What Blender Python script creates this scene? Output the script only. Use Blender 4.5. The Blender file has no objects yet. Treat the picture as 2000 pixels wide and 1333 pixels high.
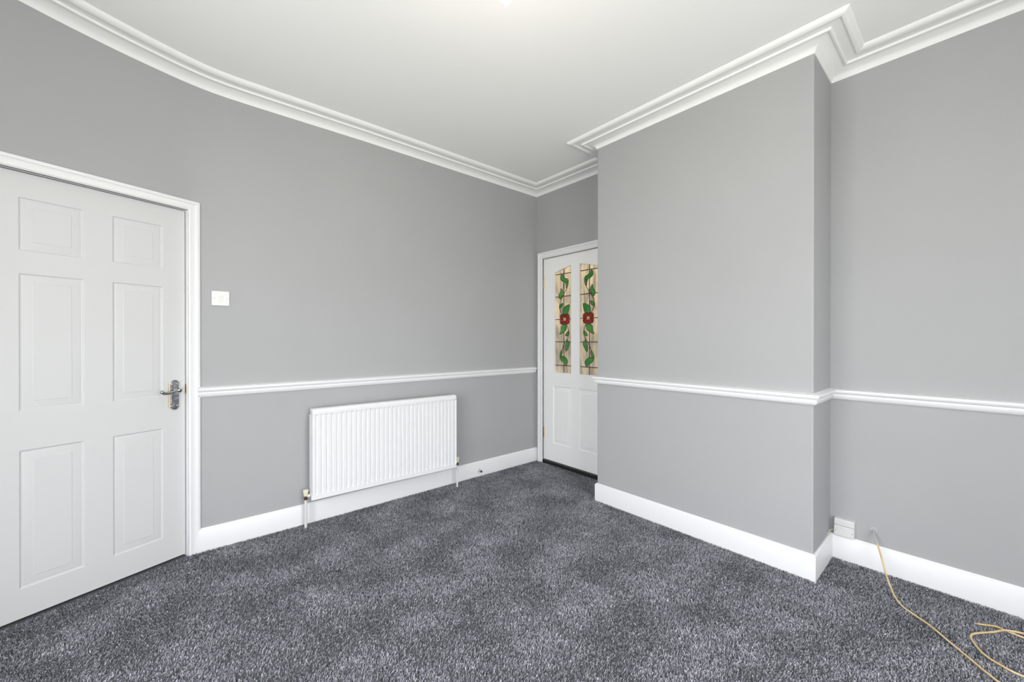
import bpy, bmesh, math, random
import numpy as np
from mathutils import Vector

random.seed(7)
rng = np.random.default_rng(11)
S = bpy.context.scene
C = S.collection
PI = math.pi

# ------------------------------------------------------------------ camera, world, exposure
# world: X = distance from the radiator wall, -Y = distance from the far wall, Z up, metres
cam_d = bpy.data.cameras.new('camera')
cam_d.sensor_fit = 'HORIZONTAL'
cam_d.sensor_width = 36.0
cam_d.lens = 36.0 * 780.35 / 2000.0
cam_d.clip_start = 0.02
cam = bpy.data.objects.new('camera', cam_d)
C.objects.link(cam)
cam.location = (2.9531, -2.8935, 1.24)
cam.rotation_euler = (math.radians(90 - 0.149), 0, math.radians(49.097))
S.camera = cam

S.view_settings.view_transform = 'Standard'
S.view_settings.look = 'None'
S.view_settings.gamma = 1.0
S.view_settings.use_curve_mapping = False
S.view_settings.exposure = 0.94

SKY = 5.0
world = bpy.data.worlds.new('overcast_sky')
S.world = world
world.use_nodes = True
wn = world.node_tree
wn.nodes.clear()
w_out = wn.nodes.new('ShaderNodeOutputWorld')
w_bg = wn.nodes.new('ShaderNodeBackground')
w_tc = wn.nodes.new('ShaderNodeTexCoord')
w_sep = wn.nodes.new('ShaderNodeSeparateXYZ')
w_ramp = wn.nodes.new('ShaderNodeValToRGB')
w_map = wn.nodes.new('ShaderNodeMapRange')
w_map.inputs['From Min'].default_value = -1
w_map.inputs['From Max'].default_value = 1
w_ramp.color_ramp.elements[0].position = 0.47
w_ramp.color_ramp.elements[0].color = (0.74, 0.73, 0.71, 1)      # ground and gardens below the horizon
w_ramp.color_ramp.elements[1].position = 0.53
w_ramp.color_ramp.elements[1].color = (0.97, 0.975, 1.03, 1)       # even white cloud
wn.links.new(w_tc.outputs['Generated'], w_sep.inputs[0])
wn.links.new(w_sep.outputs['Z'], w_map.inputs['Value'])
wn.links.new(w_map.outputs[0], w_ramp.inputs[0])
wn.links.new(w_ramp.outputs[0], w_bg.inputs['Color'])
w_bg.inputs['Strength'].default_value = SKY
wn.links.new(w_bg.outputs[0], w_out.inputs[0])

# room measures
H = 2.772            # ceiling
HC = 2.716           # foot of the cornice
BX = 4.10            # window wall (X)
BY = 3.95            # wall behind the camera (-Y)
CH_A, CH_W, CH_E = 1.051, 1.364, 0.373   # chimney breast: start, width, depth
CH_B = CH_A + CH_W
SK_H, SK_T = 0.134, 0.0135
DADO = (0.904, 0.966)
FLOOR_Z = -0.006

# windows: (start, end, sill, head)
WIN_R = (1.22, 3.40, 0.30, 2.38)      # in the wall X = BX, measured along -Y
WIN_B = (1.30, 3.15, 0.12, 2.20)      # in the wall Y = -BY, measured along X

def portal(name, loc, rot, sx, sy):
    l = bpy.data.lights.new(name, 'AREA')
    l.shape = 'RECTANGLE'; l.size = sx; l.size_y = sy
    l.cycles.is_portal = True
    o = bpy.data.objects.new(name, l); C.objects.link(o)
    o.location = loc; o.rotation_euler = rot
    return o
portal('daylight_portal', (BX + .14, -(WIN_R[0] + WIN_R[1]) / 2, (WIN_R[2] + WIN_R[3]) / 2), (0, math.radians(90), 0), WIN_R[3] - WIN_R[2], WIN_R[1] - WIN_R[0])
portal('daylight_portal', ((WIN_B[0] + WIN_B[1]) / 2, -BY - .14, (WIN_B[2] + WIN_B[3]) / 2), (math.radians(90), 0, 0), WIN_B[1] - WIN_B[0], WIN_B[3] - WIN_B[2])

# ------------------------------------------------------------------ materials
def mat(name, col, rough=.5, metal=0., spec=.5):
    m = bpy.data.materials.new(name); m.use_nodes = True
    b = m.node_tree.nodes['Principled BSDF']
    b.inputs['Base Color'].default_value = (*col, 1)
    b.inputs['Roughness'].default_value = rough
    b.inputs['Metallic'].default_value = metal
    b.inputs['Specular IOR Level'].default_value = spec
    return m

def vary(m, c0, c1, scale, detail=3., dims='Object', stretch=None, lo=.35, hi=.65):
    """two close tones mixed by noise"""
    nt = m.node_tree; b = nt.nodes['Principled BSDF']
    tc = nt.nodes.new('ShaderNodeTexCoord'); mp = nt.nodes.new('ShaderNodeMapping')
    if stretch: mp.inputs['Scale'].default_value = stretch
    n = nt.nodes.new('ShaderNodeTexNoise'); n.inputs['Scale'].default_value = scale; n.inputs['Detail'].default_value = detail
    r = nt.nodes.new('ShaderNodeValToRGB')
    r.color_ramp.elements[0].position = lo; r.color_ramp.elements[0].color = (*c0, 1)
    r.color_ramp.elements[1].position = hi; r.color_ramp.elements[1].color = (*c1, 1)
    nt.links.new(tc.outputs[dims], mp.inputs[0]); nt.links.new(mp.outputs[0], n.inputs['Vector'])
    nt.links.new(n.outputs['Fac'], r.inputs[0]); nt.links.new(r.outputs[0], b.inputs['Base Color'])
    return n, r

def bump(m, scale, strength, dist=.002, detail=2.):
    nt = m.node_tree; b = nt.nodes['Principled BSDF']
    tc = nt.nodes.new('ShaderNodeTexCoord')
    n = nt.nodes.new('ShaderNodeTexNoise'); n.inputs['Scale'].default_value = scale; n.inputs['Detail'].default_value = detail
    bp = nt.nodes.new('ShaderNodeBump'); bp.inputs['Strength'].default_value = strength; bp.inputs['Distance'].default_value = dist
    nt.links.new(tc.outputs['Object'], n.inputs['Vector']); nt.links.new(n.outputs['Fac'], bp.inputs['Height'])
    nt.links.new(bp.outputs[0], b.inputs['Normal'])

M = {}
M['wall'] = mat('grey_wall_paint', (.39, .39, .394), .75, spec=.25)
vary(M['wall'], (.383, .383, .388), (.397, .397, .402), 1.3)
bump(M['wall'], 260, .12, .001)
M['ceiling'] = mat('white_ceiling_paint', (.92, .92, .91), .9, spec=.15)
bump(M['ceiling'], 180, .1, .001)
M['plaster'] = mat('white_cornice_paint', (.88, .88, .87), .7, spec=.3)
M['trim'] = mat('white_gloss_trim', (.785, .785, .79), .38, spec=.45)
bump(M['trim'], 60, .05, .001)
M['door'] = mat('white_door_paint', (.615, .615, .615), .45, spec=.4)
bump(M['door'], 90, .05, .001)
M['door_b'] = mat('alcove_door_white_lifted', (.88, .88, .875), .45, spec=.4)  # door white lifted, making up in colour for weak alcove light
M['radiator'] = mat('white_radiator_enamel', (.80, .80, .805), .3, spec=.5)
M['plastic'] = mat('white_plastic', (.69, .69, .675), .35, spec=.5)
M['cream'] = mat('cream_plastic', (.80, .74, .58), .45, spec=.5)
M['chrome'] = mat('worn_chrome', (.55, .55, .57), .22, 1.)
vary(M['chrome'], (.24, .24, .26), (.62, .62, .64), 55)
M['brass'] = mat('brass', (.72, .50, .22), .32, 1.)
M['nut'] = mat('dark_bronze_nut', (.16, .10, .055), .35, .8)
M['steel'] = mat('grey_steel', (.45, .45, .46), .35, .9)
M['satin'] = mat('satin_chrome', (.66, .66, .67), .4, .35)
M['rubber'] = mat('black_rubber', (.02, .02, .022), .6)
M['black'] = mat('black_painted_timber', (.012, .011, .013), .4)
vary(M['black'], (.008, .008, .010), (.03, .027, .028), 40, 4)
M['lead'] = mat('dark_lead', (.055, .035, .03), .5)
M['cable'] = mat('tan_cable_sheath', (.66, .49, .25), .45)
vary(M['cable'], (.60, .43, .20), (.70, .54, .31), 18)
M['cable_grey'] = mat('grey_painted_sheath', (.42, .42, .43), .5)
M['copper'] = mat('stripped_wire_ends', (.80, .76, .70), .3, .6)
M['floor'] = mat('carpet_backing', (.05, .052, .058), .95, spec=.1)
vary(M['floor'], (.08, .082, .088), (.15, .154, .163), 220, 4)
M['dark'] = mat('door_gap_shade', (.10, .075, .05), .7)  # dark brown standing in for the shade behind the panelled door
M['hall'] = mat('cream_hall_paint', (.68, .62, .50), .8)
M['red'] = mat('red_glass', (.30, .012, .014), .15)
vary(M['red'], (.22, .008, .010), (.36, .018, .018), 30)
M['green'] = mat('green_glass', (.045, .26, .035), .15)
vary(M['green'], (.025, .20, .03), (.085, .34, .05), 9)
M['yellow'] = mat('yellow_glass', (.78, .66, .16), .2)

# obscured cream glass: part of the light comes through from the hall, part is thrown back
g = bpy.data.materials.new('cream_textured_glass'); g.use_nodes = True
nt = g.node_tree; nt.nodes.clear()
o_ = nt.nodes.new('ShaderNodeOutputMaterial'); tc = nt.nodes.new('ShaderNodeTexCoord'); mp = nt.nodes.new('ShaderNodeMapping')
mp.inputs['Scale'].default_value = (2.2, 1, .55)
n1 = nt.nodes.new('ShaderNodeTexNoise'); n1.inputs['Scale'].default_value = 7.; n1.inputs['Detail'].default_value = 4; n1.inputs['Distortion'].default_value = 1.2
r1 = nt.nodes.new('ShaderNodeValToRGB')
r1.color_ramp.elements[0].position = .30; r1.color_ramp.elements[0].color = (.42, .385, .31, 1)
r1.color_ramp.elements[1].position = .60; r1.color_ramp.elements[1].color = (.80, .735, .60, 1)
df = nt.nodes.new('ShaderNodeBsdfDiffuse'); tl = nt.nodes.new('ShaderNodeBsdfTranslucent'); gl = nt.nodes.new('ShaderNodeBsdfGlossy')
gl.inputs['Roughness'].default_value = .12
m1 = nt.nodes.new('ShaderNodeMixShader'); m1.inputs[0].default_value = .35
m2 = nt.nodes.new('ShaderNodeMixShader'); m2.inputs[0].default_value = .06
bp = nt.nodes.new('ShaderNodeBump'); bp.inputs['Strength'].default_value = .3; bp.inputs['Distance'].default_value = .004
n2 = nt.nodes.new('ShaderNodeTexNoise'); n2.inputs['Scale'].default_value = 45
L = nt.links.new
L(tc.outputs['Object'], mp.inputs[0]); L(mp.outputs[0], n1.inputs['Vector']); L(n1.outputs['Fac'], r1.inputs[0])
L(tc.outputs['Object'], n2.inputs['Vector']); L(n2.outputs['Fac'], bp.inputs['Height'])
for s_ in (df, tl): L(r1.outputs[0], s_.inputs['Color'])
for s_ in (df, gl): L(bp.outputs[0], s_.inputs['Normal'])
L(df.outputs[0], m1.inputs[1]); L(tl.outputs[0], m1.inputs[2]); L(m1.outputs[0], m2.inputs[1]); L(gl.outputs[0], m2.inputs[2]); L(m2.outputs[0], o_.inputs[0])
M['glass'] = g

# clear window glass
g = bpy.data.materials.new('clear_window_glass'); g.use_nodes = True
nt = g.node_tree; nt.nodes.clear()
o_ = nt.nodes.new('ShaderNodeOutputMaterial'); tr = nt.nodes.new('ShaderNodeBsdfTransparent'); gl = nt.nodes.new('ShaderNodeBsdfGlossy')
gl.inputs['Roughness'].default_value = .02; tr.inputs['Color'].default_value = (.96, .97, .96, 1)
mx = nt.nodes.new('ShaderNodeMixShader'); mx.inputs[0].default_value = .05
nt.links.new(tr.outputs[0], mx.inputs[1]); nt.links.new(gl.outputs[0], mx.inputs[2]); nt.links.new(mx.outputs[0], o_.inputs[0])
M['clear'] = g

# lit lamp glass
g = bpy.data.materials.new('lit_opal_bulb'); g.use_nodes = True
b_ = g.node_tree.nodes['Principled BSDF']
b_.inputs['Base Color'].default_value = (.9, .88, .84, 1)
b_.inputs['Emission Color'].default_value = (1., .86, .70, 1)
b_.inputs['Emission Strength'].default_value = 170.
M['bulb'] = g

# carpet fibres: colour of each tuft comes with the tuft
g = mat('grey_twist_pile', (.13, .135, .145), .9, spec=.15)
nt = g.node_tree
at = nt.nodes.new('ShaderNodeAttribute'); at.attribute_name = 'tuft'
nt.links.new(at.outputs['Color'], nt.nodes['Principled BSDF'].inputs['Base Color'])
M['pile'] = g

# ------------------------------------------------------------------ mesh helpers
class MB:
    def __init__(self): self.v = []; self.f = []
    def quad(self, a, b, c, d):
        i = len(self.v); self.v += [a, b, c, d]; self.f.append((i, i + 1, i + 2, i + 3))
    def box(self, x0, x1, y0, y1, z0, z1):
        i = len(self.v)
        self.v += [(x0, y0, z0), (x1, y0, z0), (x1, y1, z0), (x0, y1, z0), (x0, y0, z1), (x1, y0, z1), (x1, y1, z1), (x0, y1, z1)]
        self.f += [tuple(i + k for k in q) for q in ((0, 3, 2, 1), (4, 5, 6, 7), (0, 1, 5, 4), (1, 2, 6, 5), (2, 3, 7, 6), (3, 0, 4, 7))]
        return self
    def grid(self, rows, closed_u=False, closed_v=False):
        """rows: list of equally long point lists"""
        i = len(self.v); n = len(rows[0]); m = len(rows)
        for r in rows: self.v += [tuple(p) for p in r]
        for a in range(m - (0 if closed_v else 1)):
            for b in range(n - (0 if closed_u else 1)):
                a2 = (a + 1) % m; b2 = (b + 1) % n
                self.f.append((i + a * n + b, i + a * n + b2, i + a2 * n + b2, i + a2 * n + b))
        return self
    def poly(self, pts):
        i = len(self.v); self.v += [tuple(p) for p in pts]; self.f.append(tuple(range(i, i + len(pts))))
        return self
    def prism(self, pts2, y0, y1):
        """outline in (x, z), from y0 to y1"""
        n = len(pts2)
        self.grid([[(x, y0, z) for x, z in pts2], [(x, y1, z) for x, z in pts2]], closed_u=True)
        self.poly([(x, y0, z) for x, z in pts2]); self.poly([(x, y1, z) for x, z in reversed(pts2)])
        return self
    def tube(self, path, r, seg=8, caps=True):
        path = [Vector(p) for p in path]; rr = r if isinstance(r, (list, tuple)) else [r] * len(path)
        rows = []; up = None
        for k, p in enumerate(path):
            d = (path[min(k + 1, len(path) - 1)] - path[max(k - 1, 0)]).normalized()
            if up is None:
                up = d.orthogonal().normalized()
            else:
                up = (up - d * up.dot(d)).normalized()
            w = d.cross(up)
            rows.append([p + (up * math.cos(2 * PI * j / seg) + w * math.sin(2 * PI * j / seg)) * rr[k] for j in range(seg)])
        self.grid(rows, closed_u=True)
        if caps: self.poly(rows[0]); self.poly(rows[-1])
        return self
    def lathe(self, prof, origin=(0, 0, 0), axis='Z', seg=20):
        """prof: (radius, height); closed with end caps"""
        ox, oy, oz = origin; rows = []
        for r, h in prof:
            row = []
            for j in range(seg):
                a = 2 * PI * j / seg; c, s = max(r, 1e-5) * math.cos(a), max(r, 1e-5) * math.sin(a)
                if axis == 'Z': row.append((ox + c, oy + s, oz + h))
                elif axis == 'Y': row.append((ox + c, oy + h, oz + s))
                else: row.append((ox + h, oy + c, oz + s))
            rows.append(row)
        self.grid(rows, closed_u=True); self.poly(rows[0]); self.poly(rows[-1])
        return self
    def sweep(self, path, prof, side=1, closed=False, mapf=None, caps=True):
        """2-D path, profile (offset, height); side=1 offsets to the right of travel"""
        n = len(path); rows = []
        for k in range(n):
            p = Vector(path[k])
            a = Vector(path[(k - 1) % n]) if (closed or k > 0) else None
            b = Vector(path[(k + 1) % n]) if (closed or k < n - 1) else None
            ns = []
            if a is not None: d = (p - a).normalized(); ns.append(Vector((d.y, -d.x)) * side)
            if b is not None: d = (b - p).normalized(); ns.append(Vector((d.y, -d.x)) * side)
            m = ns[0] if len(ns) == 1 else (ns[0] + ns[1]) / (1 + ns[0].dot(ns[1]))
            row = []
            for o, h in prof:
                q = p + m * o
                row.append(mapf(q.x, q.y, h) if mapf else (q.x, q.y, h))
            rows.append(row)
        self.grid(rows, closed_v=closed)
        if caps and not closed: self.poly(rows[0]); self.poly(rows[-1])
        return self
    def build(self, name, material, parent=None, smooth=35, bevel=0.):
        me = bpy.data.meshes.new(name); me.from_pydata(self.v, [], self.f)
        bm = bmesh.new(); bm.from_mesh(me)
        bmesh.ops.remove_doubles(bm, verts=bm.verts, dist=1e-6)
        bmesh.ops.recalc_face_normals(bm, faces=bm.faces)
        bm.to_mesh(me); bm.free()
        me.materials.append(M[material])
        if smooth:
            for p in me.polygons: p.use_smooth = True
            me.set_sharp_from_angle(angle=math.radians(smooth))
        o = bpy.data.objects.new(name, me); C.objects.link(o)
        if parent: o.parent = parent
        if bevel:
            md = o.modifiers.new('bevel', 'BEVEL'); md.width = bevel; md.segments = 2; md.limit_method = 'ANGLE'; md.angle_limit = math.radians(40)
        return o

def tag(o, label=None, cat=None, group=None, kind=None):
    if label: o['label'] = label
    if cat: o['category'] = cat
    if group: o['group'] = group
    if kind: o['kind'] = kind
    return o

def empty(name, loc, rz=0.):
    o = bpy.data.objects.new(name, None); C.objects.link(o)
    o.location = loc; o.rotation_euler = (0, 0, rz); o.empty_display_size = .1
    return o

def smooth_path(pts, per=6, closed=False):
    """Catmull-Rom through the points, any dimension"""
    P = [np.array(p, float) for p in pts]; n = len(P); out = []
    for k in range(n if closed else n - 1):
        p0 = P[(k - 1) % n] if (closed or k > 0) else P[k]
        p1 = P[k]; p2 = P[(k + 1) % n]
        p3 = P[(k + 2) % n] if (closed or k + 2 < n) else p2
        for j in range(per):
            t = j / per
            out.append(tuple(.5 * (2 * p1 + (p2 - p0) * t + (2 * p0 - 5 * p1 + 4 * p2 - p3) * t * t + (3 * p1 - p0 - 3 * p2 + p3) * t ** 3)))
    if not closed: out.append(tuple(P[-1]))
    return out

# ------------------------------------------------------------------ the shell
# plan of the radiator wall: s = distance from the far corner, b = how far it stands into the room
A0 = np.array([2.811, -0.024])              # (s, b) foot of the panelled door's latch edge
UD = np.array([0.9325, 0.361])              # along the door, away from the corner
ND = np.array([-0.361, 0.9325])             # out of the door, into the room
WALL_N = 0.026                              # wall face in front of the door leaf
def door_pt(t, n=0.): return A0 + UD * t + ND * n
OPEN0, OPEN1 = -.004, .766
s_open0 = float(door_pt(OPEN0, WALL_N)[0]); s_open1 = float(door_pt(OPEN1, WALL_N)[0])
d_end = door_pt(1.3, WALL_N)
low_s = [0, 1.2, 2.3, 2.6, 2.735, s_open0, float(d_end[0])]
low_b = [0, 0, 0, -.007, -.012, float(door_pt(OPEN0, WALL_N)[1]), float(d_end[1])]
hi_s = [0, 1.8, 2.3, 2.5, 2.62, 2.717, 2.83, 2.94, 3.085, 3.235, 3.32, 3.37, 3.6, float(d_end[0])]
hi_b = [0, -.006, -.019, -.024, -.024, -.016, .010, .046, .099, .165, .208, .236, .36, .57]
def b_low(s): return float(np.interp(s, low_s, low_b))
def b_hi(s):
    w = np.interp(np.linspace(s - .05, s + .05, 9), hi_s, hi_b)
    return float(w.mean()) if s > .06 else 0.
def b_wall(s, z):
    t = min(max((z - 2.0) / (HC - 2.0), 0), 1); t = t * t * (3 - 2 * t)
    return b_low(s) * (1 - t) + b_hi(s) * t
S_END = BY
cols = sorted(set(list(np.round(np.arange(0, 2.61, .13), 4)) + [2.64, 2.68, 2.735, s_open0, s_open1] + list(np.round(np.arange(2.84, s_open1 - .01, .045), 4)) + list(np.round(np.linspace(s_open1 + .04, S_END, 6), 4))))
DOOR_TOP = 1.986
zs = [FLOOR_Z, .5, 1.0, 1.5, DOOR_TOP, 2.1, 2.2, 2.3, 2.4, 2.5, 2.6, 2.68, 2.73, H + .01]
def bent_wall(name, c, label):
    mb = MB()
    for a in range(len(c) - 1):
        for k in range(len(zs) - 1):
            if c[a] >= s_open0 - 1e-6 and c[a + 1] <= s_open1 + 1e-6 and zs[k + 1] <= DOOR_TOP + 1e-6: continue
            s0, s1, z0, z1 = c[a], c[a + 1], zs[k], zs[k + 1]
            mb.quad((b_wall(s0, z0), -s0, z0), (b_wall(s1, z0), -s1, z0), (b_wall(s1, z1), -s1, z1), (b_wall(s0, z1), -s0, z1))
    return tag(mb.build(name, 'wall', smooth=50), label, 'wall', kind='structure')
bent_wall('wall_left', [c for c in cols if c <= 2.601], 'long straight grey wall carrying the radiator and light switch')
bent_wall('wall_door_side', [c for c in cols if c >= 2.599], 'grey wall bending into the room around the white panelled door')

def flat_wall(name, p0, p1, holes, label, depth=0., thick_dir=(0, 0)):
    """upright wall between two plan points with rectangular holes (u0, u1, z0, z1); reveals of the given depth"""
    p0 = np.array(p0, float); p1 = np.array(p1, float); Ln = np.hypot(*(p1 - p0)); u = (p1 - p0) / Ln; td = np.array(thick_dir)
    us = sorted({0, Ln, *[h[0] for h in holes], *[h[1] for h in holes]}); zz = sorted({FLOOR_Z, H + .01, *[h[2] for h in holes], *[h[3] for h in holes]})
    mb = MB(); P = lambda a, z, d=0.: (*(p0 + u * a + td * d), z)
    for a in range(len(us) - 1):
        for k in range(len(zz) - 1):
            um, zm = (us[a] + us[a + 1]) / 2, (zz[k] + zz[k + 1]) / 2
            if any(h[0] < um < h[1] and h[2] < zm < h[3] for h in holes): continue
            mb.quad(P(us[a], zz[k]), P(us[a + 1], zz[k]), P(us[a + 1], zz[k + 1]), P(us[a], zz[k + 1]))
    if depth:
        for h in holes:
            c = [(h[0], h[2]), (h[1], h[2]), (h[1], h[3]), (h[0], h[3])]
            for j in range(4):
                (a0, z0), (a1, z1) = c[j], c[(j + 1) % 4]
                mb.quad(P(a0, z0), P(a1, z1), P(a1, z1, depth), P(a0, z0, depth))
    return tag(mb.build(name, 'wall', smooth=0), label, 'wall', kind='structure')

D2X0, D2X1, D2H = .096, .917, 2.061          # opening of the glazed door in the far wall
flat_wall('wall_far', (0, 0), (CH_A, 0), [(D2X0, D2X1, FLOOR_Z, D2H)], 'short grey wall of the alcove around the stained glass door')
mb = MB()
cpath = [(CH_A, 0), (CH_A, -CH_E), (CH_B, -CH_E), (CH_B, 0)]
mb.grid([[(x, y, z) for x, y in cpath] for z in (FLOOR_Z, H + .01)])
tag(mb.build('wall_chimney_breast', 'wall', smooth=0, bevel=.006), 'plain grey chimney breast standing out between the two alcoves', 'wall', kind='structure')
flat_wall('wall_alcove', (CH_B, 0), (BX, 0), [], 'grey alcove wall with the cable hole, beyond the chimney breast')
flat_wall('wall_right', (BX, 0), (BX, -BY), [(WIN_R[0], WIN_R[1], WIN_R[2], WIN_R[3])], 'grey wall with the wide window', .16, (1, 0))
flat_wall('wall_behind', (BX, -BY), (b_wall(BY, 0), -BY), [(BX - WIN_B[1], BX - WIN_B[0], WIN_B[2], WIN_B[3])], 'grey wall behind the viewpoint with the added window', .16, (0, -1))

mb = MB(); mb.quad((-.6, .6, H), (BX + .4, .6, H), (BX + .4, -BY - .4, H), (-.6, -BY - .4, H))
tag(mb.build('ceiling', 'ceiling', smooth=0), 'flat white ceiling with a hanging bulb', 'ceiling', kind='structure')
mb = MB(); mb.quad((-.6, 1.5, FLOOR_Z), (BX + .4, 1.5, FLOOR_Z), (BX + .4, -BY - .4, FLOOR_Z), (-.6, -BY - .4, FLOOR_Z))
floor = tag(mb.build('floor', 'floor', smooth=0), 'dark grey speckled twist pile carpet across the whole room', 'carpet', kind='structure')

# cornice round the whole room
hs = list(np.linspace(S_END, 2.3, 44)) + [1.8, 1.2, .6]
loop = [(b_hi(s), -s) for s in hs] + [(0, 0), (CH_A, 0), (CH_A, -CH_E), (CH_B, -CH_E), (CH_B, 0), (BX, 0), (BX, -BY)]
prof = [(-.02, HC - .003), (.004, HC - .003), (.006, HC + .003), (.010, HC + .012), (.017, HC + .0195), (.028, HC + .0255), (.042, HC + .0305), (.058, HC + .035), (.068, HC + .037), (.074, HC + .0375),
        (.075, HC + .030), (.083, HC + .030), (.086, HC + .033), (.087, HC + .0405), (.128, HC + .0425), (.1285, HC + .039), (.134, HC + .036), (.146, HC + .037), (.158, HC + .043), (.166, HC + .052), (.169, H + .004)]
mb = MB(); mb.sweep(loop, prof, closed=True)
tag(mb.build('trim_1', 'plaster', smooth=28), 'white coved plaster cornice with stepped edge running under the ceiling', 'cornice', kind='structure')

d0, d1 = DADO
dprof = [(-.01, d0), (.008, d0), (.012, d0 + .004), (.018, d0 + .012), (.020, d0 + .022), (.016, d0 + .0255), (.016, d0 + .029), (.021, d0 + .031), (.027, d0 + .037), (.030, d0 + .047), (.029, d0 + .053), (.022, d0 + .055), (.012, d1 - .002), (-.01, d1)]
lpath = [(b_low(s), -s) for s in (2.756, 2.735, 2.6, 2.3, 1.2, .022)]
mb = MB(); mb.sweep(lpath, dprof)
tag(mb.build('trim_2', 'trim', smooth=30), 'white moulded dado rail above the radiator', 'dado rail', kind='structure')
mb = MB(); mb.sweep([(CH_A, -.27), (CH_A, -CH_E), (CH_B, -CH_E), (CH_B, 0), (BX, 0)], dprof)
tag(mb.build('trim_3', 'trim', smooth=30), 'white moulded dado rail wrapping around the chimney breast', 'dado rail', kind='structure')

sprof = [(-.01, FLOOR_Z), (SK_T, FLOOR_Z), (SK_T, SK_H - .012), (SK_T - .003, SK_H - .006), (SK_T - .006, SK_H - .005), (SK_T - .008, SK_H), (-.01, SK_H)]
mb = MB(); mb.sweep([(b_low(s), -s) for s in (2.756, 2.735, 2.6, 2.3, 1.2, .0)], sprof)
tag(mb.build('baseboard_left', 'trim', smooth=30), 'white skirting board beneath the radiator', 'skirting board', kind='structure')
mb = MB(); mb.sweep([(CH_A, -.10), (CH_A, -CH_E), (CH_B, -CH_E), (CH_B, 0), (BX, 0)], sprof)
tag(mb.build('baseboard_right', 'trim', smooth=30), 'white skirting board round the foot of the chimney breast and alcove', 'skirting board', kind='structure')
mb = MB(); mb.sweep([(BX, 0), (BX, -BY), (b_wall(BY, 0), -BY)], sprof)
tag(mb.build('baseboard_behind', 'trim', smooth=30), 'white skirting board below the windows', 'skirting board', kind='structure')

dpath = [(b_low(s), -s) for s in (BY, float(door_pt(OPEN1 + .052, WALL_N)[0]))]
mb = MB(); mb.sweep(dpath, sprof)
tag(mb.build('baseboard_door_side', 'trim', smooth=30), 'white skirting board past the hinge side of the panelled door', 'skirting board', kind='structure')
mb = MB(); mb.sweep(dpath, dprof)
tag(mb.build('trim_4', 'trim', smooth=30), 'white dado rail past the hinge side of the panelled door', 'dado rail', kind='structure')

# ------------------------------------------------------------------ windows (out of view, they light the room)
def window(name, loc, rz, w, z0, z1, label):
    """local x along the wall, outside at +y"""
    r = tag(empty(name, loc, rz), label, 'window', kind='structure')
    mb = MB(); t = .055
    mb.box(0, t, .08, .14, z0, z1).box(w - t, w, .08, .14, z0, z1).box(t, w - t, .08, .14, z0, z0 + t).box(t, w - t, .08, .14, z1 - t, z1)
    mb.box(w / 2 - .03, w / 2 + .03, .08, .14, z0 + t, z1 - t)
    mb.build('window_frame', 'plastic', r, smooth=0)
    for a, b in ((t, w / 2 - .03), (w / 2 + .03, w - t)):
        MB().box(a, b, .105, .115, z0 + t, z1 - t).build('pane', 'clear', r, smooth=0)
    MB().box(-.05, w + .05, -.05, .08, z0 - .025, z0).build('window_sill', 'trim', r, smooth=0, bevel=.004)
window('window_1', (BX, -WIN_R[0], 0), -PI / 2, WIN_R[1] - WIN_R[0], WIN_R[2], WIN_R[3], 'wide white framed window lighting the room beside the alcove')
window('window_2_fill', (WIN_B[1], -BY, 0), PI, WIN_B[1] - WIN_B[0], WIN_B[2], WIN_B[3], 'unseen white framed window added behind the viewpoint for flat light')  # extra window added out of view to flatten the light

# ------------------------------------------------------------------ doors
def ring_panel(name, x0, x1, z0, z1, y, prof, material, parent):
    """moulded door panel: profile of (inset, depth)"""
    rows = []
    for i, d in prof:
        rows.append([(x0 + i, y + d, z0 + i), (x1 - i, y + d, z0 + i), (x1 - i, y + d, z1 - i), (x0 + i, y + d, z1 - i)])
    mb = MB(); mb.grid(rows, closed_u=True); mb.poly(rows[-1])
    return mb.build(name, material, parent, smooth=12)

def leaf_frame(x0, x1, z0, z1, y, thick, holes):
    """slab of a door with rectangular openings on its face; edges and back included"""
    xs = sorted({x0, x1, *[h[0] for h in holes], *[h[1] for h in holes]}); zz = sorted({z0, z1, *[h[2] for h in holes], *[h[3] for h in holes]})
    mb = MB()
    for a in range(len(xs) - 1):
        for k in range(len(zz) - 1):
            xm, zm = (xs[a] + xs[a + 1]) / 2, (zz[k] + zz[k + 1]) / 2
            if any(h[0] < xm < h[1] and h[2] < zm < h[3] for h in holes): continue
            mb.quad((xs[a], y, zz[k]), (xs[a + 1], y, zz[k]), (xs[a + 1], y, zz[k + 1]), (xs[a], y, zz[k + 1]))
    c = [(x0, z0), (x1, z0), (x1, z1), (x0, z1)]
    for j in range(4):
        (a0, b0), (a1, b1) = c[j], c[(j + 1) % 4]
        mb.quad((a0, y, b0), (a1, y, b1), (a1, y + thick, b1), (a0, y + thick, b0))
    return mb

ARCH = [(0, -.004), (0, .007), (.004, .009), (.008, .0125), (.012, .0130), (.018, .0115), (.026, .0115), (.033, .0125), (.040, .0150), (.043, .0185), (.046, .0195), (.056, .0195), (.059, .0185), (.060, .016), (.060, -.004)]
PANEL = [(0, 0), (.002, .0008), (.005, .0042), (.010, .0050), (.013, .0040), (.016, .0036), (.041, .0016), (.043, .0004), (.0445, .0004)]

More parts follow.
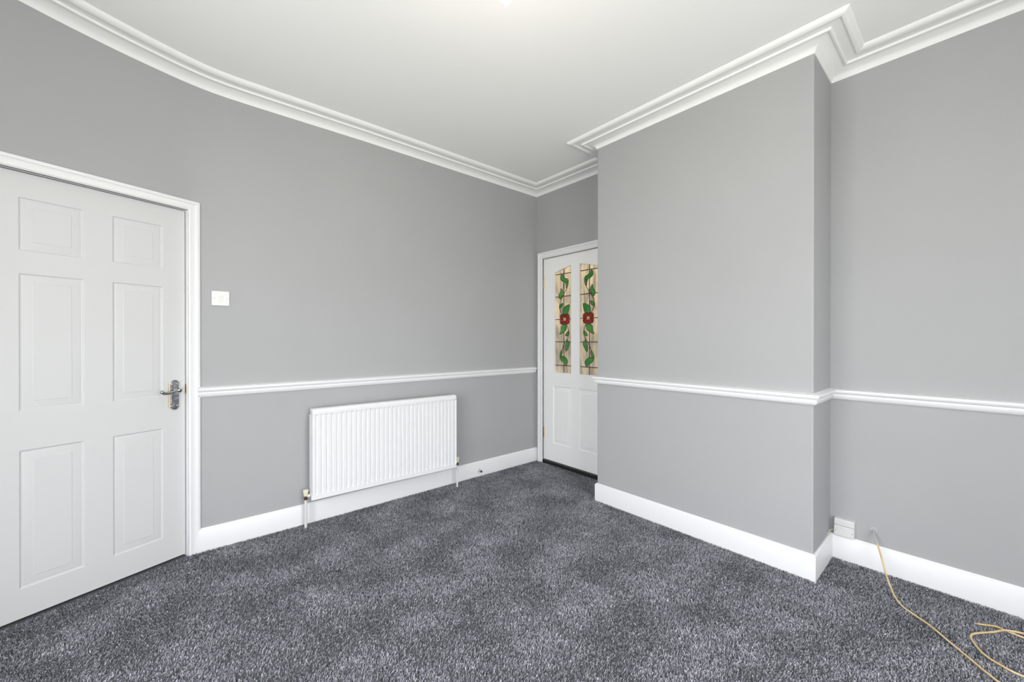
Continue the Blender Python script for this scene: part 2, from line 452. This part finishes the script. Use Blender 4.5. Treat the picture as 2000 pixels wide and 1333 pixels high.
# --- panelled door in the bent end of the radiator wall; local x to the right, -y into the room
ang = math.atan2(UD[0], -UD[1])
d1 = tag(empty('door_1', (A0[1], -A0[0], 0), ang), 'white six panel door with a chrome lever handle, standing closed', 'door', kind='structure')
W1, TOP1, BOT1 = .762, 1.982, .006
pc = [(-.308, -.102), (-.615, -.410)]
pz = [(.136, .750), (.924, 1.536), (1.636, 1.873)]
holes = [(a, b, c, d) for a, b in pc for c, d in pz]
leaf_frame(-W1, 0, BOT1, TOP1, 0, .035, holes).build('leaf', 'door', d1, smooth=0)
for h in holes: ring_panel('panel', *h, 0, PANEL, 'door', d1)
mb = MB(); mb.sweep([(-OPEN1, FLOOR_Z), (-OPEN1, DOOR_TOP), (-OPEN0, DOOR_TOP), (-OPEN0, FLOOR_Z)], [(o * .90, h) for o, h in ARCH], side=-1, mapf=lambda x, z, h: (x, -WALL_N - h, z))
mb.build('architrave', 'trim', d1, smooth=25)
mb = MB()
j0, j1 = -OPEN1, -OPEN0
mb.quad((j0, -WALL_N - .008, FLOOR_Z), (j0, .14, FLOOR_Z), (j0, .14, DOOR_TOP), (j0, -WALL_N - .008, DOOR_TOP))
mb.quad((j1, -WALL_N - .008, FLOOR_Z), (j1, .14, FLOOR_Z), (j1, .14, DOOR_TOP), (j1, -WALL_N - .008, DOOR_TOP))
mb.quad((j0, -WALL_N - .008, DOOR_TOP), (j1, -WALL_N - .008, DOOR_TOP), (j1, .14, DOOR_TOP), (j0, .14, DOOR_TOP))
mb.build('door_lining', 'trim', d1, smooth=0)
mb = MB(); mb.box(j0, j0 + .012, .037, .06, FLOOR_Z, DOOR_TOP).box(j1 - .012, j1, .037, .06, FLOOR_Z, DOOR_TOP).box(j0, j1, .037, .06, DOOR_TOP - .012, DOOR_TOP)
mb.build('door_stop_bead', 'dark', d1, smooth=0)
mb = MB(); mb.quad((j0, .14, FLOOR_Z), (j1, .14, FLOOR_Z), (j1, .14, DOOR_TOP), (j0, .14, DOOR_TOP))
mb.build('gap_shade_panel', 'dark', d1, smooth=0)  # unseen panel added to close the doorway and keep the gap dark
# handle: shaped backplate, lever, screws
hb = empty('handle', (0, 0, 0)); hb.parent = d1
tag(hb, 'worn chrome lever handle on a shaped backplate')
def plate_outline(cx, z0, z1, w):
    hgt = z1 - z0; half = w / 2
    right = [(.0, 0), (.35, .008), (.62, .03), (.72, .055), (.95, .075), (1., .11), (.93, .16), (.93, .84), (1., .89), (.95, .925), (.78, .945), (.66, .965), (.40, .99), (0, 1)]
    pts = [(cx + half * a, z0 + hgt * t) for a, t in right] + [(cx - half * a, z0 + hgt * t) for a, t in reversed(right[1:-1])]
    return pts
MB().prism(plate_outline(-.051, .846, 1.014, .041), -.009, -.001).build('backplate', 'chrome', hb, smooth=0, bevel=.0015)
MB().box(-.078, -.0715, -.004, 0, .862, 1.000).build('latch_cover', 'cream', hb, smooth=0)
MB().box(-.0795, -.078, -.0045, 0, .862, 1.000).build('brass_edge', 'brass', hb, smooth=0)
mb = MB(); mb.lathe([(.0125, -.001), (.0125, -.012), (.009, -.018), (.0085, -.040), (.0105, -.044), (.0105, -.054), (.006, -.057)], (-.045, 0, .957), 'Y')
lp = smooth_path([(-.045, -.048, .957), (-.065, -.050, .955), (-.085, -.050, .949), (-.105, -.049, .946), (-.120, -.049, .949), (-.126, -.049, .956), (-.121, -.049, .960)], 5)
mb.tube(lp, [.0065 + .0015 * math.sin(PI * k / (len(lp) - 1)) for k in range(len(lp))], 10)
mb.build('lever', 'chrome', hb, smooth=40)
for x, z in ((-.0635, .990), (-.0385, .990), (-.0635, .868), (-.0385, .868)):
    MB().lathe([(.0045, -.008), (.0045, -.0098), (.002, -.0108)], (x, 0, z), 'Y', 10).build('screw', 'steel', hb, smooth=0)
MB().box(-OPEN0 - .0015, -OPEN0 + .001, -.008, .030, .935, .985).build('latch_keep', 'brass', d1, smooth=0)

# --- stained glass door in the far wall
LX0, LX1 = .100, .913
LY = .012                                       # leaf face a little behind the wall face
d2 = tag(empty('door_2', (0, 0, 0)), 'white door with two arched stained glass panes of red flowers', 'door', kind='structure')
gl_x = [(.2415, .4545), (.5575, .7705)]
GZ0 = .921
MID = .506
def arch_z(x): return 1.957 - .054 * min(abs(x - MID) / .265, 1.2) ** 1.35
low = [(.222, .460, .215, .783), (.552, .790, .215, .783)]
mb = leaf_frame(LX0, LX1, .036, 2.057, LY, .04, low + [(a, b, GZ0, 1.97) for a, b in gl_x])
for a, b in gl_x:                                # curved heads over the panes
    xs = np.linspace(a, b, 15)
    for i in range(14):
        x0, x1 = float(xs[i]), float(xs[i + 1])
        mb.quad((x0, LY, arch_z(x0)), (x1, LY, arch_z(x1)), (x1, LY, 1.97), (x0, LY, 1.97))
    # edge of the opening, and the slope down to the glass
    out = [(a, GZ0), (b, GZ0)] + [(float(x), arch_z(float(x))) for x in reversed(xs)]
    mb.grid([[(x, LY, z) for x, z in out], [(x, LY + .028, z) for x, z in out]], closed_u=True)
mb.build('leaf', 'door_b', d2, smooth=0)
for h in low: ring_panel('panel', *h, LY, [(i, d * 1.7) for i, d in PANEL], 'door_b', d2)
mb = MB(); mb.sweep([(D2X0, FLOOR_Z), (D2X0, D2H), (D2X1, D2H), (D2X1, FLOOR_Z)], [(o * 1.06, h) for o, h in ARCH], side=-1, mapf=lambda x, z, h: (x, -h, z))
mb.build('architrave', 'trim', d2, smooth=25)
mb = MB()
for x in (D2X0, D2X1): mb.quad((x, -.008, FLOOR_Z), (x, .13, FLOOR_Z), (x, .13, D2H), (x, -.008, D2H))
mb.quad((D2X0, -.008, D2H), (D2X1, -.008, D2H), (D2X1, .13, D2H), (D2X0, .13, D2H))
mb.build('door_lining', 'trim', d2, smooth=0)
MB().box(D2X0, D2X1, -.012, .13, FLOOR_Z, .033).build('threshold', 'black', d2, smooth=0, bevel=.003)
for z in (1.818, .308):
    mb = MB().lathe([(.0045, z - .05), (.0045, z + .05)], (D2X0 + .001, .006, 0), 'Z', 10)
    mb.box(D2X0 - .002, D2X0 + .0065, .004, .012, z - .05, z + .05)
    mb.build('hinge', 'brass', d2, smooth=30)

ROWS = [.991, 1.222, 1.441, 1.664, 1.884]
LEAVES = [
 [(0.339,1.879),(0.320,1.854),(0.328,1.823),(0.365,1.804),(0.416,1.794),(0.410,1.825),(0.371,1.843)],
 [(0.384,1.796),(0.416,1.792),(0.412,1.763),(0.394,1.740),(0.390,1.768)],
 [(0.328,1.743),(0.349,1.712),(0.348,1.686),(0.318,1.640),(0.300,1.659),(0.298,1.684),(0.318,1.708)],
 [(0.349,1.598),(0.339,1.565),(0.308,1.550),(0.308,1.577)],
 [(0.431,1.578),(0.427,1.532),(0.415,1.502),(0.401,1.486),(0.359,1.486),(0.349,1.519),(0.359,1.550),(0.392,1.567)],
 [(0.395,1.385),(0.392,1.345),(0.369,1.320),(0.309,1.295),(0.325,1.329),(0.328,1.364),(0.350,1.384)],
 [(0.425,1.324),(0.422,1.288),(0.383,1.280),(0.395,1.306)],
 [(0.406,1.241),(0.431,1.216),(0.427,1.186),(0.392,1.131),(0.379,1.162),(0.385,1.195),(0.403,1.217)],
 [(0.339,1.144),(0.342,1.110),(0.322,1.071),(0.312,1.092),(0.322,1.120)],
 [(0.316,1.073),(0.360,1.081),(0.404,1.049),(0.409,1.024),(0.391,0.991),(0.370,1.019),(0.331,1.037)]]
TIPS = [{0, 4}, {3}, {0, 3}, {0, 2}, {0}, {3}, {0, 2}, {0, 3}, {0, 2}, {0, 4}]
STEMS = [[(0.410,1.754),(0.384,1.711),(0.342,1.657),(0.312,1.602),(0.309,1.544),(0.343,1.489)],
         [(0.404,1.384),(0.425,1.322),(0.418,1.277),(0.398,1.237),(0.362,1.191),(0.337,1.139)]]
FC = (.374, 1.441)
def petal(q):
    """quarter of the flower: a rounded lobe"""
    pts = []
    sx, sz = ((1, 1), (-1, 1), (-1, -1), (1, -1))[q]
    for x, z in ((0, 0), (0, .040), (.008, .049), (.030, .050), (.050, .044), (.059, .028), (.059, .012), (.052, 0)):
        pts.append((FC[0] + sx * x, FC[1] + sz * z))
    return pts
GY = LY + .016                                    # face of the glass
for k, (a, b) in enumerate(gl_x):
    r = empty('glazing', (0, 0, 0)); r.parent = d2
    tag(r, ('stained glass pane with red flower, beside the hinges', 'stained glass pane with red flower, beside the chimney breast')[k])
    fx = (lambda x: x - .0105) if k == 0 else (lambda x: 2 * MID - (x - .0105))
    mid = fx(.362)
    zb = [GZ0] + ROWS
    cuts = sorted([a, mid, b])
    for c in range(2):
        x0, x1 = cuts[c], cuts[c + 1]
        for j in range(6):
            z0 = zb[j]
            if j < 5: pts = [(x0, z0), (x1, z0), (x1, zb[j + 1]), (x0, zb[j + 1])]
            else:
                xs = np.linspace(x0, x1, 8)
                pts = [(x0, z0), (x1, z0)] + [(float(x), arch_z(float(x)) + .001) for x in reversed(xs)]
            MB().prism(pts, GY, GY + .004).build('glass_piece', 'glass', r, smooth=0)
    lead = MB()
    w = .0035
    lead.box(mid - w, mid + w, GY - .002, GY + .005, GZ0, arch_z(mid))
    for z in ROWS: lead.box(a, b, GY - .0021, GY + .005, z - w, z + w)
    def outline(pts, closed):
        P = [(x, GY - .0030, z) for x, z in pts]
        if closed: P = P + [P[0], P[1]]
        lead.tube(P,   .0029, 5, caps=not closed)
    for pts, tips in zip(LEAVES, TIPS):
        # smooth between tips, sharp at the tips
        n = len(pts); sm = smooth_path(pts, 4, closed=True)
        sm = [(fx(x), z) for x, z in sm]
        MB().prism(sm, GY - .0028, GY + .001).build('leaf_piece', 'green', r, smooth=0)
        outline(sm, True)
    for q in range(4):
        pts = [(fx(x), z) for x, z in petal(q)]
        MB().prism(pts, GY - .0028, GY + .001).build('petal', 'red', r, smooth=0)
        outline(pts, True)
    MB().prism([(fx(FC[0] + .016 * math.cos(t)), FC[1] + .016 * math.sin(t)) for t in np.linspace(0, 2 * PI, 12, endpoint=False)], GY - .0050, GY - .001).build('flower_centre', 'yellow', r, smooth=0)
    for st in STEMS: outline([(fx(x), z) for x, z in smooth_path(st, 6)], False)
    lead.build('lead_lines', 'lead', r, smooth=0)

# the lobby seen through the glass
mb = MB()
hx0, hx1, hy0, hy1 = -.25, 1.25, .13, 1.35
mb.quad((hx0, hy1, FLOOR_Z), (hx1, hy1, FLOOR_Z), (hx1, hy1, H), (hx0, hy1, H))
for x in (hx0, hx1): mb.quad((x, hy0, FLOOR_Z), (x, hy1, FLOOR_Z), (x, hy1, H), (x, hy0, H))
mb.quad((hx0, hy0, FLOOR_Z), (D2X0, hy0, FLOOR_Z), (D2X0, hy0, H), (hx0, hy0, H))
mb.quad((D2X1, hy0, FLOOR_Z), (hx1, hy0, FLOOR_Z), (hx1, hy0, H), (D2X1, hy0, H))
mb.quad((D2X0, hy0, D2H), (D2X1, hy0, D2H), (D2X1, hy0, H), (D2X0, hy0, H))
mb.quad((hx0, hy0, H), (hx1, hy0, H), (hx1, hy1, H), (hx0, hy1, H))
tag(mb.build('wall_lobby', 'hall', smooth=0), 'cream lobby walls faintly seen through the stained glass', 'wall', kind='structure')
ll = bpy.data.lights.new('lobby_lamp', 'POINT'); ll.energy = 45; ll.color = (1, .93, .80); ll.shadow_soft_size = .06
lo = bpy.data.objects.new('lobby_lamp', ll); C.objects.link(lo); lo.location = (.5, .75, 2.35)

# ------------------------------------------------------------------ radiator (local x to the right along the wall, -y into the room)
RS0, RS1 = 1.062, 2.168                           # distance from the corner
RL = RS1 - RS0
rad = tag(empty('radiator', (0, -RS1, 0), PI / 2), 'white ribbed panel radiator mounted below the dado rail', 'radiator')
rad.rotation_euler = (0, 0, PI / 2 - .030)       # its corner end stands a little further off the wall
RZ0, RZ1 = .181, .782
YF, YB = -.104, -.046
NR = 33; per = (RL - .012) / NR
xs, dep = [0.0], [0.0]
for i in range(NR):
    x = .006 + i * per
    for fr, d in ((.0, .0095), (.035, 0), (.50, .0005), (.60, .002), (.72, .0085), (.97, .0095)):
        xs.append(x + fr * per); dep.append(d)
xs.append(RL); dep.append(0)
rows = []
for z, kf in ((RZ0, 0), (RZ0 + .030, 0), (RZ0 + .040, 1), (RZ1 - .046, 1), (RZ1 - .040, .6), (RZ1 - .036, 0)):
    rows.append([(x, YF + d * kf, z) for x, d in zip(xs, dep)])
mb = MB(); mb.grid(rows)
# flange round the panel and its back
zt = RZ1 - .036
c = [(0, RZ0), (RL, RZ0), (RL, zt), (0, zt)]
for j in range(4):
    (a0, b0), (a1, b1) = c[j], c[(j + 1) % 4]
    mb.quad((a0, YF, b0), (a1, YF, b1), (a1, YF + .014, b1), (a0, YF + .014, b0))
mb.quad((0, YF + .014, RZ0), (RL, YF + .014, RZ0), (RL, YF + .014, zt), (0, YF + .014, zt))
mb.build('front_panel', 'radiator', rad, smooth=20)
# convector fins behind the panel
mb = MB()
nf = 44
for i in range(nf):
    x = .03 + (RL - .06) * i / (nf - 1)
    mb.box(x - .0006, x + .0006, YF + .014, YB, RZ0 + .05, RZ1 - .06)
mb.build('convector_fins', 'radiator', rad, smooth=0)
for x0, x1 in ((-.001, .0015), (RL - .0015, RL + .001)):
    MB().box(x0, x1, YF + .012, YB, RZ0 + .03, RZ1 - .038).build('side_panel', 'radiator', rad, smooth=0, bevel=.0006)
# rounded top casing
tp = [(YF + .004, RZ1 - .038), (YF - .003, RZ1 - .037), (YF - .004, RZ1 - .034), (YF - .004, RZ1 - .012), (YF + .002, RZ1 - .004), (YF + .010, RZ1 - .001), (YF + .016, RZ1 - .002), (YF + .0165, RZ1 - .004), (YF + .020, RZ1 - .004), (YF + .0205, RZ1 - .001),
      (YB - .008, RZ1), (YB, RZ1 - .004), (YB, RZ1 - .036), (YB - .003, RZ1 - .040)]
mb = MB(); mb.grid([[(x, y, z) for y, z in tp] for x in (.006, RL - .004)], closed_u=True)
mb.poly([(.006, y, z) for y, z in tp]); mb.poly([(RL - .004, y, z) for y, z in tp])
mb.build('top_casing', 'radiator', rad, smooth=25)
for x in (.16, RL - .16):
    MB().box(x - .015, x + .015, YB - .002, -.0015, RZ0 + .03, RZ1 - .08).build('wall_bracket', 'steel', rad, smooth=0)
def valve(x, sgn, y, foot):
    r = empty('valve', (x, y, 0)); r.parent = rad
    MB().lathe([(.0085, foot), (.0085, .186)], (0, 0, 0), 'Z', 14).build('pipe', 'plastic', r, smooth=40)
    MB().lathe([(.0105, .182), (.0125, .184), (.0125, .197), (.0105, .199), (.0105, .206), (.008, .210)], (0, 0, 0), 'Z', 6).build('compression_nut', 'nut', r, smooth=0)
    MB().lathe([(.010, .207), (.0115, .209), (.0175, .244), (.0165, .248), (.010, .250)], (0, 0, 0), 'Z', 9).build('valve_cap', 'cream', r, smooth=0)
    mb = MB().lathe([(.008, 0), (.008, sgn * .012), (.0125, sgn * .013), (.0125, sgn * .026), (.009, sgn * .027), (.009, sgn * .045)], (0, 0, .204), 'X', 8)
    mb.build('union_nut', 'plastic', r, smooth=0)
    MB().box(sgn * .016 - .004, sgn * .016 + .004, .006, .020, .200, .228).build('air_key', 'nut', r, smooth=0)
valve(-.026, 1, -.066, FLOOR_Z - .001)
valve(RL + .030, -1, -.066, FLOOR_Z - .001)

# ------------------------------------------------------------------ small fittings
# light switch
sw = tag(empty('light_switch', (b_low(2.645), -2.645, 1.489), PI / 2), 'square white single rocker light switch beside the panelled door', 'light switch')
MB().box(-.0435, .0435, -.009, .002, -.0435, .0435).build('faceplate', 'plastic', sw, smooth=0, bevel=.002)
mb = MB(); mb.quad((-.0105, -.0095, -.0165), (.0105, -.0095, -.0165), (.0105, -.0135, .0165), (-.0105, -.0135, .0165))
for q in (((-.0105, -.0095, -.0165), (-.0105, -.0135, .0165), (-.0105, -.006, .0165), (-.0105, -.006, -.0165)), ((.0105, -.0095, -.0165), (.0105, -.0135, .0165), (.0105, -.006, .0165), (.0105, -.006, -.0165)),
          ((-.0105, -.0135, .0165), (.0105, -.0135, .0165), (.0105, -.006, .0165), (-.0105, -.006, .0165)), ((-.0105, -.0095, -.0165), (.0105, -.0095, -.0165), (.0105, -.006, -.0165), (-.0105, -.006, -.0165))): mb.quad(*q)
mb.build('rocker', 'plastic', sw, smooth=0)
for x in (-.0302, .0302):
    MB().lathe([(.0034, -.008), (.0034, -.0098), (.002, -.0102)], (x, 0, 0), 'Y', 10).build('screw', 'steel', sw, smooth=0)

# door stop on the skirting
ds = tag(empty('door_stop', (SK_T, -.748, .054), PI / 2), 'small chrome door stop with dark tip on the skirting board', 'door stop')
MB().lathe([(.0165, .001), (.0165, -.003), (.014, -.006), (.007, -.008)], (0, 0, 0), 'Y', 18).build('flange', 'satin', ds, smooth=30)
MB().lathe([(.0045, -.006), (.0045, -.034)], (0, 0, 0), 'Y', 12).build('stem', 'satin', ds, smooth=30)
MB().lathe([(.0075, -.033), (.009, -.036), (.009, -.046), (.006, -.049)], (0, 0, 0), 'Y', 14).build('rubber_tip', 'rubber', ds, smooth=30)

# telephone box in the alcove, sitting on the skirting
jb = tag(empty('junction_box', (2.482, 0, .186)), 'white square telephone junction box on top of the alcove skirting', 'junction box')
jb.rotation_euler = (0, math.radians(.8), 0)
MB().box(-.044, .044, -.004, .002, -.046, .046).build('back_box', 'plastic', jb, smooth=0, bevel=.001)
MB().box(-.0445, .0435, -.030, -.005, .010, .0465).build('upper_cover', 'plastic', jb, smooth=0, bevel=.004)
MB().box(-.0445, .0435, -.030, -.005, -.0465, .0088).build('lower_cover', 'plastic', jb, smooth=0, bevel=.003)
for x in (-.037, .036):
    MB().lathe([(.0028, -.029), (.0028, -.0308), (.001, -.031)], (x, 0, -.022), 'Y', 10).build('screw', 'steel', jb, smooth=0)
mb = MB(); mb.tube(smooth_path([(-.040, -.008, -.030), (-.055, -.010, -.032), (-.064, -.011, -.040), (-.066, -.03, -.046), (-.066, -.06, -.047)], 5), .0024, 7)
mb.build('line_wire', 'cream', jb, smooth=40)

# cable hole and cable
cb = tag(empty('cable', (2.602, 0, 0)), 'tan cable trailing from a hole in the alcove wall across the carpet', 'cable')
path = [(0.02, 2.600, .212), (0, 2.601, .2105), (-.030, 2.609, .196), (-.06, 2.624, .166), (-.11, 2.647, .116), (-.17, 2.670, .062), (-.225, 2.695, .026), (-.275, 2.716, .011), (-.325, 2.744, .008),
        (-.360, 2.783, .007), (-.405, 2.834, .007), (-.473, 2.888, .007), (-.535, 2.938, .007), (-.592, 2.983, .007), (-.640, 3.026, .007), (-.69, 3.08, .007), (-.72, 3.17, .007), (-.70, 3.26, .007), (-.62, 3.29, .007), (-.55, 3.22, .007), (-.528, 3.14, .007),
        (-.522, 3.081, .007), (-.518, 3.050, .007), (-.502, 3.020, .007), (-.486, 2.996, .007), (-.455, 2.974, .007), (-.408, 2.956, .008), (-.372, 2.949, .008), (-.340, 2.956, .008), (-.305, 2.978, .008), (-.262, 3.012, .010), (-.222, 3.041, .014), (-.205, 3.068, .0155), (-.192, 3.096, .015),
        (-.170, 3.15, .010), (-.155, 3.22, .007), (-.175, 3.27, .007), (-.215, 3.26, .007), (-.232, 3.19, .007), (-.222, 3.12, .007), (-.214, 3.094, .007), (-.210, 3.075, .007), (-.205, 3.048, .007), (-.200, 3.020, .008), (-.228, 2.985, .010), (-.242, 2.968, .012)]
path = [(b - 2.602, y, z) for y, b, z in path]
sm = smooth_path(path, 7)
cut = 7 * 3
mb = MB(); mb.tube(sm[:cut + 1], .0042, 8); mb.build('painted_length', 'cable_grey', cb, smooth=60)
mb = MB(); mb.tube(sm[cut:], .0040, 8); mb.build('sheath', 'cable', cb, smooth=60)
e0 = np.array(sm[-1]); e1 = e0 - np.array(sm[-4]); e1 = e1 / np.linalg.norm(e1)
for k, (dx, dz) in enumerate(((.0012, .001), (-.0012, .001), (0, -.001))):
    q = e0 + np.array((dx, 0, dz)); MB().tube([q - e1 * .002, q + e1 * (.010 + .002 * k)], .0010, 6).build('bare_wire', 'copper', cb, smooth=0)
MB().lathe([(.017, .001), (.017, -.0015), (.013, -.003), (.006, -.002)], (0, 0, .2105), 'Y', 18).build('grommet', 'cable_grey', cb, smooth=30)

# bulb hanging from the ceiling
BXc, BYc, BZc = 1.918, -2.022, 2.404
pl = tag(empty('pendant_light', (BXc, BYc, H)), 'bare lit round bulb hanging from the ceiling', 'light')
MB().lathe([(.042, .004), (.042, -.006), (.036, -.018), (.012, -.026)], (0, 0, 0), 'Z', 24).build('ceiling_rose', 'plastic', pl, smooth=30)
zb_ = BZc - H
MB().tube([(0, 0, -.024), (0, 0, zb_ + .082)], .0032, 8).build('flex', 'plastic', pl, smooth=40)
MB().lathe([(.006, zb_ + .086), (.011, zb_ + .080), (.0145, zb_ + .060), (.0165, zb_ + .040), (.0165, zb_ + .026)], (0, 0, 0), 'Z', 18).build('lamp_holder', 'plastic', pl, smooth=30)
bp_ = [(.0225 * math.sin(t), zb_ - .0225 * math.cos(t)) for t in np.linspace(.15, 2.25, 16)] + [(.0145, zb_ + .022), (.0135, zb_ + .032)]
MB().lathe(bp_, (0, 0, 0), 'Z', 24).build('bulb', 'bulb', pl, smooth=60)

# scrap of paper on the carpet near the panelled door
sc = MB(); sc.prism([(-.010, -.002), (-.003, .006), (.004, .005), (.011, .002), (.006, -.006), (-.004, -.005)], 0, .0015)
sc.v = [(x, y * 0 + z * .9, .004 + y + .004 * math.sin(x * 200)) for x, y, z in sc.v]
so = sc.build('paper_scrap', 'plastic', None, smooth=0)
so.location = (.235, -2.803, 0)
tag(so, 'tiny white paper scrap on the carpet by the door frame', 'paper scrap')

# ------------------------------------------------------------------ carpet pile
def carpet(n, x0, x1, y0, y1):
    x = rng.uniform(x0, x1, n); y = rng.uniform(y0, y1, n)
    s = -y
    edge = np.interp(s, low_s, low_b)
    keep = (x > edge + .002) & ~((x > CH_A - .004) & (x < CH_B + .004) & (s < CH_E + .004))
    x, y = x[keep], y[keep]; n = len(x)
    def soft(scale, seed):
        r = np.random.default_rng(seed); out = np.zeros(n)
        for k in range(7):
            a = r.uniform(0, 2 * PI); f = scale * r.uniform(.6, 1.7); ph = r.uniform(0, 2 * PI)
            out += np.sin((x * np.cos(a) + y * np.sin(a)) * f + ph + 1.2 * np.sin((x * np.sin(a) - y * np.cos(a)) * f * .7 + ph * 2))
        return out / 3.
    big = soft(15, 3); mid = soft(42, 5)
    az = .9 + 1.1 * big + rng.normal(0, 1.1, n)
    lean = rng.uniform(.15, 1.0, n) * (.8 + .25 * np.clip(mid, -1, 1))
    h = rng.uniform(.0065, .0105, n); w = rng.uniform(.0011, .0021, n)
    tw = rng.uniform(0, 2 * PI, n)
    wx, wy = np.cos(tw) * w, np.sin(tw) * w
    tx = x + np.cos(az) * h * lean; ty = y + np.sin(az) * h * lean
    z0 = np.full(n, FLOOR_Z); zt = FLOOR_Z + h
    V = np.empty((n, 4, 3), np.float32)
    V[:, 0] = np.stack([x - wx, y - wy, z0], 1); V[:, 1] = np.stack([x + wx, y + wy, z0], 1)
    V[:, 2] = np.stack([tx + wx * .7, ty + wy * .7, zt], 1); V[:, 3] = np.stack([tx - wx * .7, ty - wy * .7, zt - .0006], 1)
    me = bpy.data.meshes.new('carpet_pile')
    me.vertices.add(4 * n); me.vertices.foreach_set('co', V.ravel())
    me.loops.add(4 * n); me.loops.foreach_set('vertex_index', np.arange(4 * n, dtype=np.int32))
    me.polygons.add(n); me.polygons.foreach_set('loop_start', np.arange(0, 4 * n, 4, dtype=np.int32))
    me.update(calc_edges=True)
    tone = np.clip(rng.normal(.27, .105, n) * (1 + .10 * np.clip(mid, -1.2, 1.2) + .09 * np.clip(big, -1.2, 1.2)), .04, .65)
    pale = rng.random(n) < .10; tone[pale] += rng.uniform(.08, .30, pale.sum())
    col = np.empty((n, 4, 4), np.float32)
    col[:, :, 0] = (tone * .965)[:, None]; col[:, :, 1] = (tone * .985)[:, None]; col[:, :, 2] = (tone * 1.075)[:, None]; col[:, :, 3] = 1
    ca = me.color_attributes.new('tuft', 'FLOAT_COLOR', 'POINT'); ca.data.foreach_set('color', col.ravel())
    me.materials.append(M['pile'])
    o = bpy.data.objects.new('carpet_pile', me); C.objects.link(o); o.parent = floor
    o['kind'] = 'stuff'
    return o
carpet(950000, 0, BX, -BY, 0)
